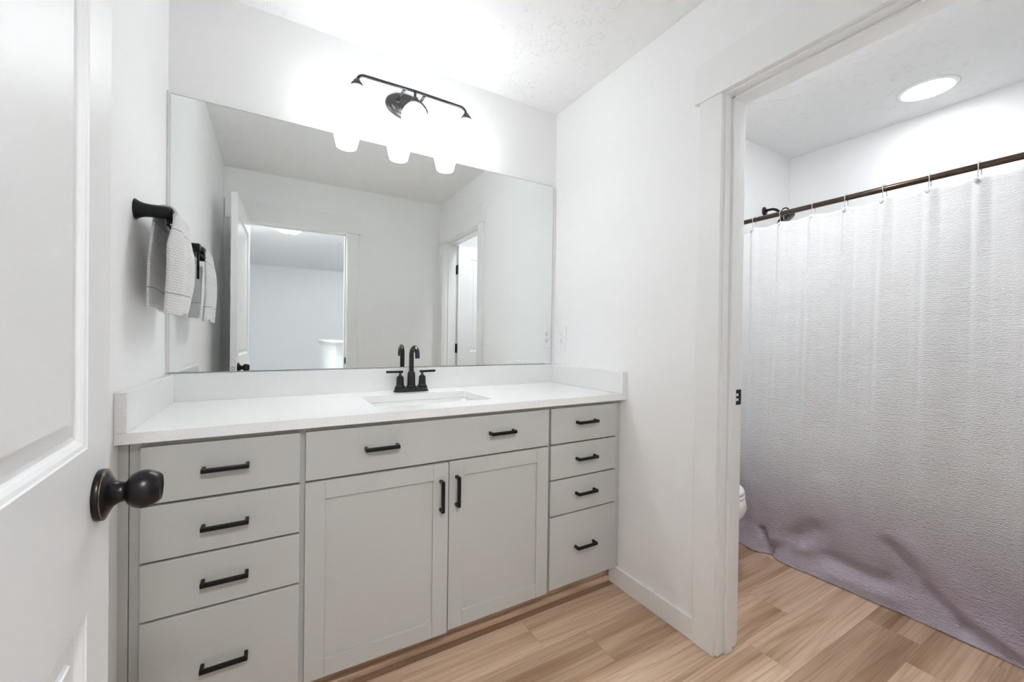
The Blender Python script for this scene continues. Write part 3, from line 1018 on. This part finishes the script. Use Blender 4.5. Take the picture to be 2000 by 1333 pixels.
sw = thing('light_switch', 'white single toggle switch plate beside the entry doorway, seen in the mirror', 'light switch', (1.124, -D, 1.156))
b = nb(); box(b, -0.042, 0.042, 0.0, 0.0065, -0.064, 0.064, 0.0018); obj('cover_plate', b, M_PLAST, sw)
b = nb(); box(b, -0.0055, 0.0055, 0.0055, 0.0062, -0.012, 0.012); obj('slot', b, M_SLOT, sw)
b = nb(); box(b, -0.0048, 0.0048, 0.0058, 0.015, -0.004, 0.009, 0.001); obj('toggle', b, M_PLAST, sw)
for z in (-0.030, 0.030):
    b = nb(); lathe(b, [(0.0, 0.0), (0.003, 0.0), (0.002, 0.001), (0.0, 0.001)], (0, 0.0055, z), (0, 1, 0), 12); obj('screw', b, M_PLAST, sw)

# ------------------------------------------------------------------ towel bar and towel
TBY, TBY2, TBZ, TBX = -0.400, -0.152, 1.497, 0.066
tb = thing('towel_holder', 'black two-post towel holder with flared ends on the left wall', 'towel holder', (0.0, TBY, TBZ))
for dy in (0.0, TBY2 - TBY):
    b = nb()
    lathe(b, [(0.0, 0.0), (0.0275, 0.0), (0.0285, 0.002), (0.0255, 0.006), (0.0215, 0.013), (0.019, 0.022), (0.0178, 0.034), (0.0178, 0.076), (0.0155, 0.0795), (0.0, 0.080)], (0, dy, 0), (1, 0, 0), 36)
    obj('post', b, M_BLACK, tb, True, label='black flared post')
b = nb()
tube(b, [(TBX, 0.0, 0.0), (TBX, TBY2 - TBY, 0.0)], 0.0095, 18)
obj('bar', b, M_BLACK, tb)
for yy, zl in ((0.004, -0.034), (TBY2 - TBY - 0.004, -0.125)):
    b = nb()
    tube(b, [(TBX + 0.006, yy, -0.01), (TBX + 0.006, yy, zl)], 0.0045, 12)
    obj('drop_rod', b, M_BLACK, tb)

def towel_mesh():
    bm = nb()
    uvl = bm.loops.layers.uv.new('UVMap')
    NS, NTT = 110, 40
    zt = TBZ - 0.006
    # centre line (x, z) from wall-side hem up and over to room-side hem
    path = []
    for i in range(38):
        t = i / 37
        path.append((0.030 + 0.008 * t, 1.221 + (zt - 1.221) * t, 0, t))
    R0 = 0.0272
    for i in range(1, 20):
        a = PI - PI * i / 20
        path.append((TBX - 0.002 + R0 * math.cos(a) * 1.05, zt + R0 * math.sin(a), 1, i / 20))
    for i in range(45):
        t = i / 44
        path.append((0.092 + 0.006 * math.sin(PI * t) - 0.004 * t, zt - (zt - 1.207) * t, 2, t))
    vg = []
    L = 0.0
    lens = [0.0]
    for a, c in zip(path[:-1], path[1:]):
        L += math.hypot(a[0] - c[0], a[1] - c[1]); lens.append(L)
    for i, (x, z, side, t) in enumerate(path):
        row = []
        for j in range(NTT + 1):
            u = j / NTT            # 0 = near the camera, 1 = towards the mirror
            if side == 2:
                k = min(1.0, t * 2.6)
                ks = k * k * (3 - 2 * k)
                tb2 = max(0.0, t - 0.6) / 0.4
                ya = -0.418 - 0.045 * ks + 0.010 * tb2
                yr = -0.388 - 0.010 * ks
                yb = -0.205 + 0.060 * ks - 0.045 * tb2
                xa_, xr = x - 0.004 - 0.010 * ks, x + 0.002 + 0.010 * ks
                xe = x - 0.002 + 0.004 * ks - 0.006 * tb2
                if u < 0.3:
                    q = u / 0.3
                    y = ya + (yr - ya) * q
                    xx = xa_ + (xr - xa_) * math.sin(q * PI / 2)
                else:
                    q = (u - 0.3) / 0.7
                    y = yr + (yb - yr) * q
                    xx = xr + (xe - xr) * q + 0.006 * ks * math.sin(PI * q) - 0.010 * ks * math.exp(-((q - 0.26) / 0.10) ** 2)
                zz = z - 0.005 * math.sin(u * 7) * t ** 3
            elif side == 0:
                k = 1 - t
                wmid = min(1.0, k * 2)
                ya = -0.375 - 0.055 * wmid ** 0.8
                yb = -0.205 + 0.045 * wmid
                y = ya + (yb - ya) * u
                xx = x + 0.007 * math.sin(u * 6.0 + 0.6) * k + 0.006 * math.exp(-((u - 0.62) / 0.09) ** 2) * k
                xx += 0.046 * max(0.0, (u - 0.72) / 0.28) ** 1.5 * min(1.0, k * 4)
                zz = z + 0.005 * math.sin(u * 5) * k ** 3
            else:
                y = (-0.376 - 0.042 * t) + ((-0.245 + 0.04 * t) - (-0.376 - 0.042 * t)) * u
                xx = x
                zz = z + 0.0015 * math.sin(u * 9)
            row.append(bm.verts.new((xx, y, zz)))
        vg.append(row)
    for i in range(len(path) - 1):
        for j in range(NTT):
            f = bm.faces.new((vg[i][j], vg[i][j + 1], vg[i + 1][j + 1], vg[i + 1][j]))
            f.smooth = True
            for lp, (a, c) in zip(f.loops, ((i, j), (i, j + 1), (i + 1, j + 1), (i + 1, j))):
                lp[uvl].uv = (c / NTT * 0.25, lens[a])
    return bm
tw = tag(obj('hand_towel', towel_mesh(), M_TOWEL), 'light grey waffle-weave hand towel hanging over the black holder', 'towel')
md = tw.modifiers.new('thickness', 'SOLIDIFY'); md.thickness = 0.006; md.offset = 0.0
# ------------------------------------------------------------------ shower curtain, rod, hooks, shower head
RX, RZ = 2.70, 1.842
rod = thing('curtain_rod', 'brown bronze tension rod holding the shower curtain', 'curtain rod', (RX, YS, RZ))
b = nb(); tube(b, [(0, -0.004, 0), (0, -1.505, 0)], 0.0128, 24); obj('tube', b, M_ROD, rod)
for yy, s in ((0.0, -1), (-1.509, 1)):
    b = nb(); lathe(b, [(0.0, 0.0), (0.026, 0.0), (0.027, 0.004), (0.018, 0.012), (0.0145, 0.03), (0.0, 0.03)], (0, yy, 0), (0, s, 0), 28); obj('end_cap', b, M_ROD, rod, True)

HZ = 1.796      # hem height at the hooks
hook_y = [-0.455, -0.597, -0.743, -0.893, -1.031, -1.173, -1.320, -1.459, -1.60, -1.74, -1.87]
names = ['', 'first from the jamb', 'second from the jamb', 'third from the jamb', 'fourth from the jamb', 'fifth from the jamb', 'sixth from the jamb', 'rightmost and largest in view', '', '', '']
proto = None
for i, y in enumerate(hook_y):
    if i in (0,) or i > 7:
        continue
    if proto is None:
        h0 = thing('curtain_hook', '', 'curtain hook', (RX, y, RZ), group='metal hooks along the shower rod')
        b = nb()
        R1 = 0.0185
        pts = arc((0, 0, 0.0005), R1, math.radians(-35), math.radians(205), 22, (1, 0, 0), (0, 0, 1))
        pts = [Vector((0.019, 0, -0.030))] + pts + [Vector((-0.012, 0.002, -0.026)), Vector((-0.004, 0.004, -0.042)), Vector((-0.004, 0.004, -0.052)), Vector((-0.012, 0.004, -0.056))]
        tube(b, pts, 0.0018, 8)
        obj('wire', b, M_CHROME, h0, True)
        b = nb(); lathe(b, [(0.0, -0.009), (0.005, -0.0075), (0.0085, -0.003), (0.0085, 0.003), (0.005, 0.0075), (0.0, 0.009)], (-0.016, 0.004, -0.058), (1, 0, 0), 10, smooth=False)
        obj('bead', b, M_BEAD, h0, label='small clear faceted bead')
        proto = h0
        o = h0
    else:
        o = copy_tree(proto)
        o.location = (RX, y, RZ)
    o.rotation_euler = (0, 0, math.radians([0, 4, -6, 3, 0, -5, 5, -3][i]))
    o['label'] = 'steel curtain hook with clear bead, ' + names[i]

def seg_dist(y, z, a, c):
    ax, az = a; cx, cz = c
    dx, dz = cx - ax, cz - az
    L2 = dx * dx + dz * dz
    t = max(0.0, min(1.0, ((y - ax) * dx + (z - az) * dz) / L2))
    px, pz = ax + t * dx, az + t * dz
    nx = -(dz); nz = dx
    L = math.sqrt(L2)
    sgn = ((y - ax) * nx + (z - az) * nz) / L
    return math.hypot(y - px, z - pz), t, sgn

FOLDS = [  # (start y,z) (end y,z) amp, width  (positive = towards the room)
    ((-0.735, 0.02), (-0.93, 0.22), -0.030, 0.040),
    ((-0.66, 0.02), (-0.62, 0.35), 0.016, 0.045),
    ((-0.78, 0.10), (-0.92, 0.12), 0.020, 0.035),
    ((-1.02, 0.05), (-1.25, 0.06), 0.016, 0.035),
    ((-1.00, 0.10), (-1.20, 0.10), -0.022, 0.035),
    ((-1.22, 0.27), (-1.45, 0.05), -0.017, 0.027),
    ((-0.70, 0.12), (-0.745, 0.015), -0.028, 0.018),
    ((-1.34, 0.17), (-1.62, 0.03), 0.014, 0.03),
    ((-1.28, 0.30), (-1.55, 0.10), 0.016, 0.045),
    ((-1.46, 0.05), (-1.60, 0.02), -0.024, 0.028),
    ((-0.98, 0.45), (-1.12, 0.12), 0.012, 0.05),
    ((-1.70, 0.02), (-1.85, 0.25), -0.02, 0.04),
]
def curtain_mesh():
    bm = nb()
    uvl = bm.loops.layers.uv.new('UVMap')
    NY, NZ = 300, 190
    y0, y1 = -0.418, -1.898
    rnd = random.Random(5)
    ph = [rnd.random() * 6.28 for _ in range(8)]
    grid = []
    for i in range(NZ + 1):
        v = (i / NZ)
        v = v ** 1.25                     # finer near the floor
        row = []
        for j in range(NY + 1):
            u = j / NY
            y = y0 + (y1 - y0) * u
            # hem sags between hooks
            dmin = min(abs(y - h) for h in hook_y)
            sag = 0.010 * min(1.0, dmin / 0.07) ** 1.6
            if y > -0.597 and y < -0.455:
                sag = 0.028 * math.sin(PI * (y + 0.455) / -0.142)
            if y > -0.455:
                sag = 0.004
            ztop = HZ - sag
            z = 0.006 + (ztop - 0.006) * v
            k = 1 - v
            x = 2.695 - 0.040 * k ** 1.1
            # vertical pleats
            A = 0.0085 * (0.35 + 1.4 * math.sin(PI * min(1, v * 1.1)) ** 0.8)
            x += A * (math.sin(y * 15 + ph[0] + 0.7 * v) + 0.6 * math.sin(y * 27 + ph[1] - 1.2 * v) + 0.45 * math.sin(y * 43 + ph[2] + 0.8 * v))
            # gather towards each hook at the top
            g = math.exp(-(dmin / 0.022) ** 2) * max(0.0, (v - 0.72) / 0.28)
            x -= 0.007 * g
            hv = max(0.0, (v - 0.35) / 0.65)
            dn = min((y - h for h in hook_y), key=abs)
            x += hv * (0.009 * math.exp(-((dn - 0.022) / 0.011) ** 2) - 0.004 * math.exp(-(dn / 0.012) ** 2) + 0.006 * math.exp(-((dn + 0.03) / 0.012) ** 2))
            # fabric kicks outward onto the floor
            flare = max(0.0, (0.13 - z) / 0.13)
            x -= 0.030 * flare ** 1.3
            x -= 0.010 * math.sin(y * 7.0 + 0.9) * max(0, 1 - z / 0.5)
            for a, c, amp, wdt in FOLDS:
                d, t, _ = seg_dist(y, z, a, c)
                if d < wdt * 3.2:
                    x -= amp * math.exp(-(d / wdt) ** 2)
            row.append(bm.verts.new((x, y, z)))
        grid.append(row)
    for i in range(NZ):
        for j in range(NY):
            f = bm.faces.new((grid[i][j], grid[i][j + 1], grid[i + 1][j + 1], grid[i + 1][j]))
            f.smooth = True
            for lp, (a, c) in zip(f.loops, ((i, j), (i, j + 1), (i + 1, j + 1), (i + 1, j))):
                co = grid[a][c].co
                lp[uvl].uv = (-co.y, co.z)
    return bm
cu = tag(obj('shower_curtain', curtain_mesh(), M_CURT), 'crinkled shower curtain fading from white to mauve grey, its hem resting on the floor', 'shower curtain')
md = cu.modifiers.new('thickness', 'SOLIDIFY'); md.thickness = 0.0016; md.offset = 0.0

sh = thing('shower_fixture', 'dark bronze shower head on a curved arm above the curtain rod', 'shower head', (3.162, YS, 2.018))
b = nb(); lathe(b, [(0.0, 0.0), (0.030, 0.0), (0.031, 0.002), (0.027, 0.006), (0.012, 0.010), (0.0, 0.011)], (0, 0, 0), (0, -1, 0), 32); obj('flange', b, M_BRONZE, sh, True)
b = nb(); tube(b, [(0, 0, 0), (0, -0.03, 0.004), (0, -0.055, 0.002), (0, -0.075, -0.008), (0, -0.095, -0.026), (0, -0.11, -0.04)], 0.0085, 16); obj('arm', b, M_BRONZE, sh, True)
b = nb()
lathe(b, [(0.0, 0.0), (0.011, 0.0), (0.013, 0.012), (0.02, 0.024), (0.044, 0.040), (0.052, 0.046), (0.053, 0.058), (0.048, 0.061), (0.0, 0.060)], (0, -0.104, -0.034), (0.12, -0.52, -0.85), 36)
obj('spray_head', b, M_BRONZE, sh, True)
b = nb(); tube(b, arc((0, -0.128, -0.030), 0.020, math.radians(170), math.radians(-10), 10, (0.3, -0.95, 0), (0, 0, 1)), 0.004, 10); obj('diverter_loop', b, M_BRONZE, sh, True)

# ------------------------------------------------------------------ toilet
tl = thing('toilet', 'white porcelain toilet, rim of its bowl showing past the door jamb', 'toilet', (2.258, -0.13, 0))
def egg(cx, cy, a, bf, bb_, z, n=40):
    pts = []
    for k in range(n):
        t = 2 * PI * k / n
        yy = math.sin(t)
        pts.append((cx + a * math.cos(t), cy + (bb_ if yy > 0 else bf) * yy, z))
    return pts
def loft(bm, loops, cap=True):
    rs = [[bm.verts.new(p) for p in L] for L in loops]
    n = len(rs[0])
    for a, c in zip(rs[:-1], rs[1:]):
        for k in range(n):
            f = bm.faces.new((a[k], a[(k + 1) % n], c[(k + 1) % n], c[k])); f.smooth = True
    if cap:
        bm.faces.new(rs[0][::-1]); bm.faces.new(rs[-1])
b = nb()
loft(b, [egg(0, -0.30, 0.105, 0.20, 0.22, 0.0), egg(0, -0.30, 0.10, 0.19, 0.22, 0.03), egg(0, -0.30, 0.105, 0.17, 0.22, 0.12), egg(0, -0.34, 0.125, 0.19, 0.22, 0.19), egg(0, -0.38, 0.155, 0.25, 0.22, 0.25), egg(0, -0.40, 0.178, 0.277, 0.23, 0.31), egg(0, -0.41, 0.184, 0.276, 0.23, 0.345), egg(0, -0.41, 0.18, 0.268, 0.23, 0.38), egg(0, -0.41, 0.176, 0.262, 0.23, 0.386),
         egg(0, -0.41, 0.14, 0.225, 0.16, 0.384), egg(0, -0.41, 0.12, 0.2, 0.13, 0.30), egg(0, -0.41, 0.06, 0.08, 0.06, 0.2)])
obj('bowl', b, M_PORC, tl)
b = nb()
loft(b, [egg(0, -0.41, 0.176, 0.262, 0.20, 0.388), egg(0, -0.41, 0.18, 0.266, 0.205, 0.392), egg(0, -0.41, 0.179, 0.265, 0.205, 0.403), egg(0, -0.41, 0.17, 0.256, 0.2, 0.406), egg(0, -0.41, 0.12, 0.2, 0.14, 0.404), egg(0, -0.41, 0.12, 0.2, 0.14, 0.39)])
obj('seat', b, M_PLAST, tl)
b = nb()
loft(b, [egg(0, -0.41, 0.174, 0.260, 0.205, 0.4075), egg(0, -0.41, 0.178, 0.264, 0.21, 0.411), egg(0, -0.41, 0.175, 0.261, 0.21, 0.422), egg(0, -0.41, 0.155, 0.24, 0.19, 0.429), egg(0, -0.41, 0.08, 0.13, 0.1, 0.432)])
obj('lid', b, M_PLAST, tl)
b = nb(); box(b, -0.2, 0.2, -0.19, 0.0, 0.36, 0.73, 0.02, 4); obj('tank', b, M_PORC, tl)
b = nb(); box(b, -0.21, 0.21, -0.2, 0.004, 0.732, 0.765, 0.008, 3); obj('tank_lid', b, M_PORC, tl)
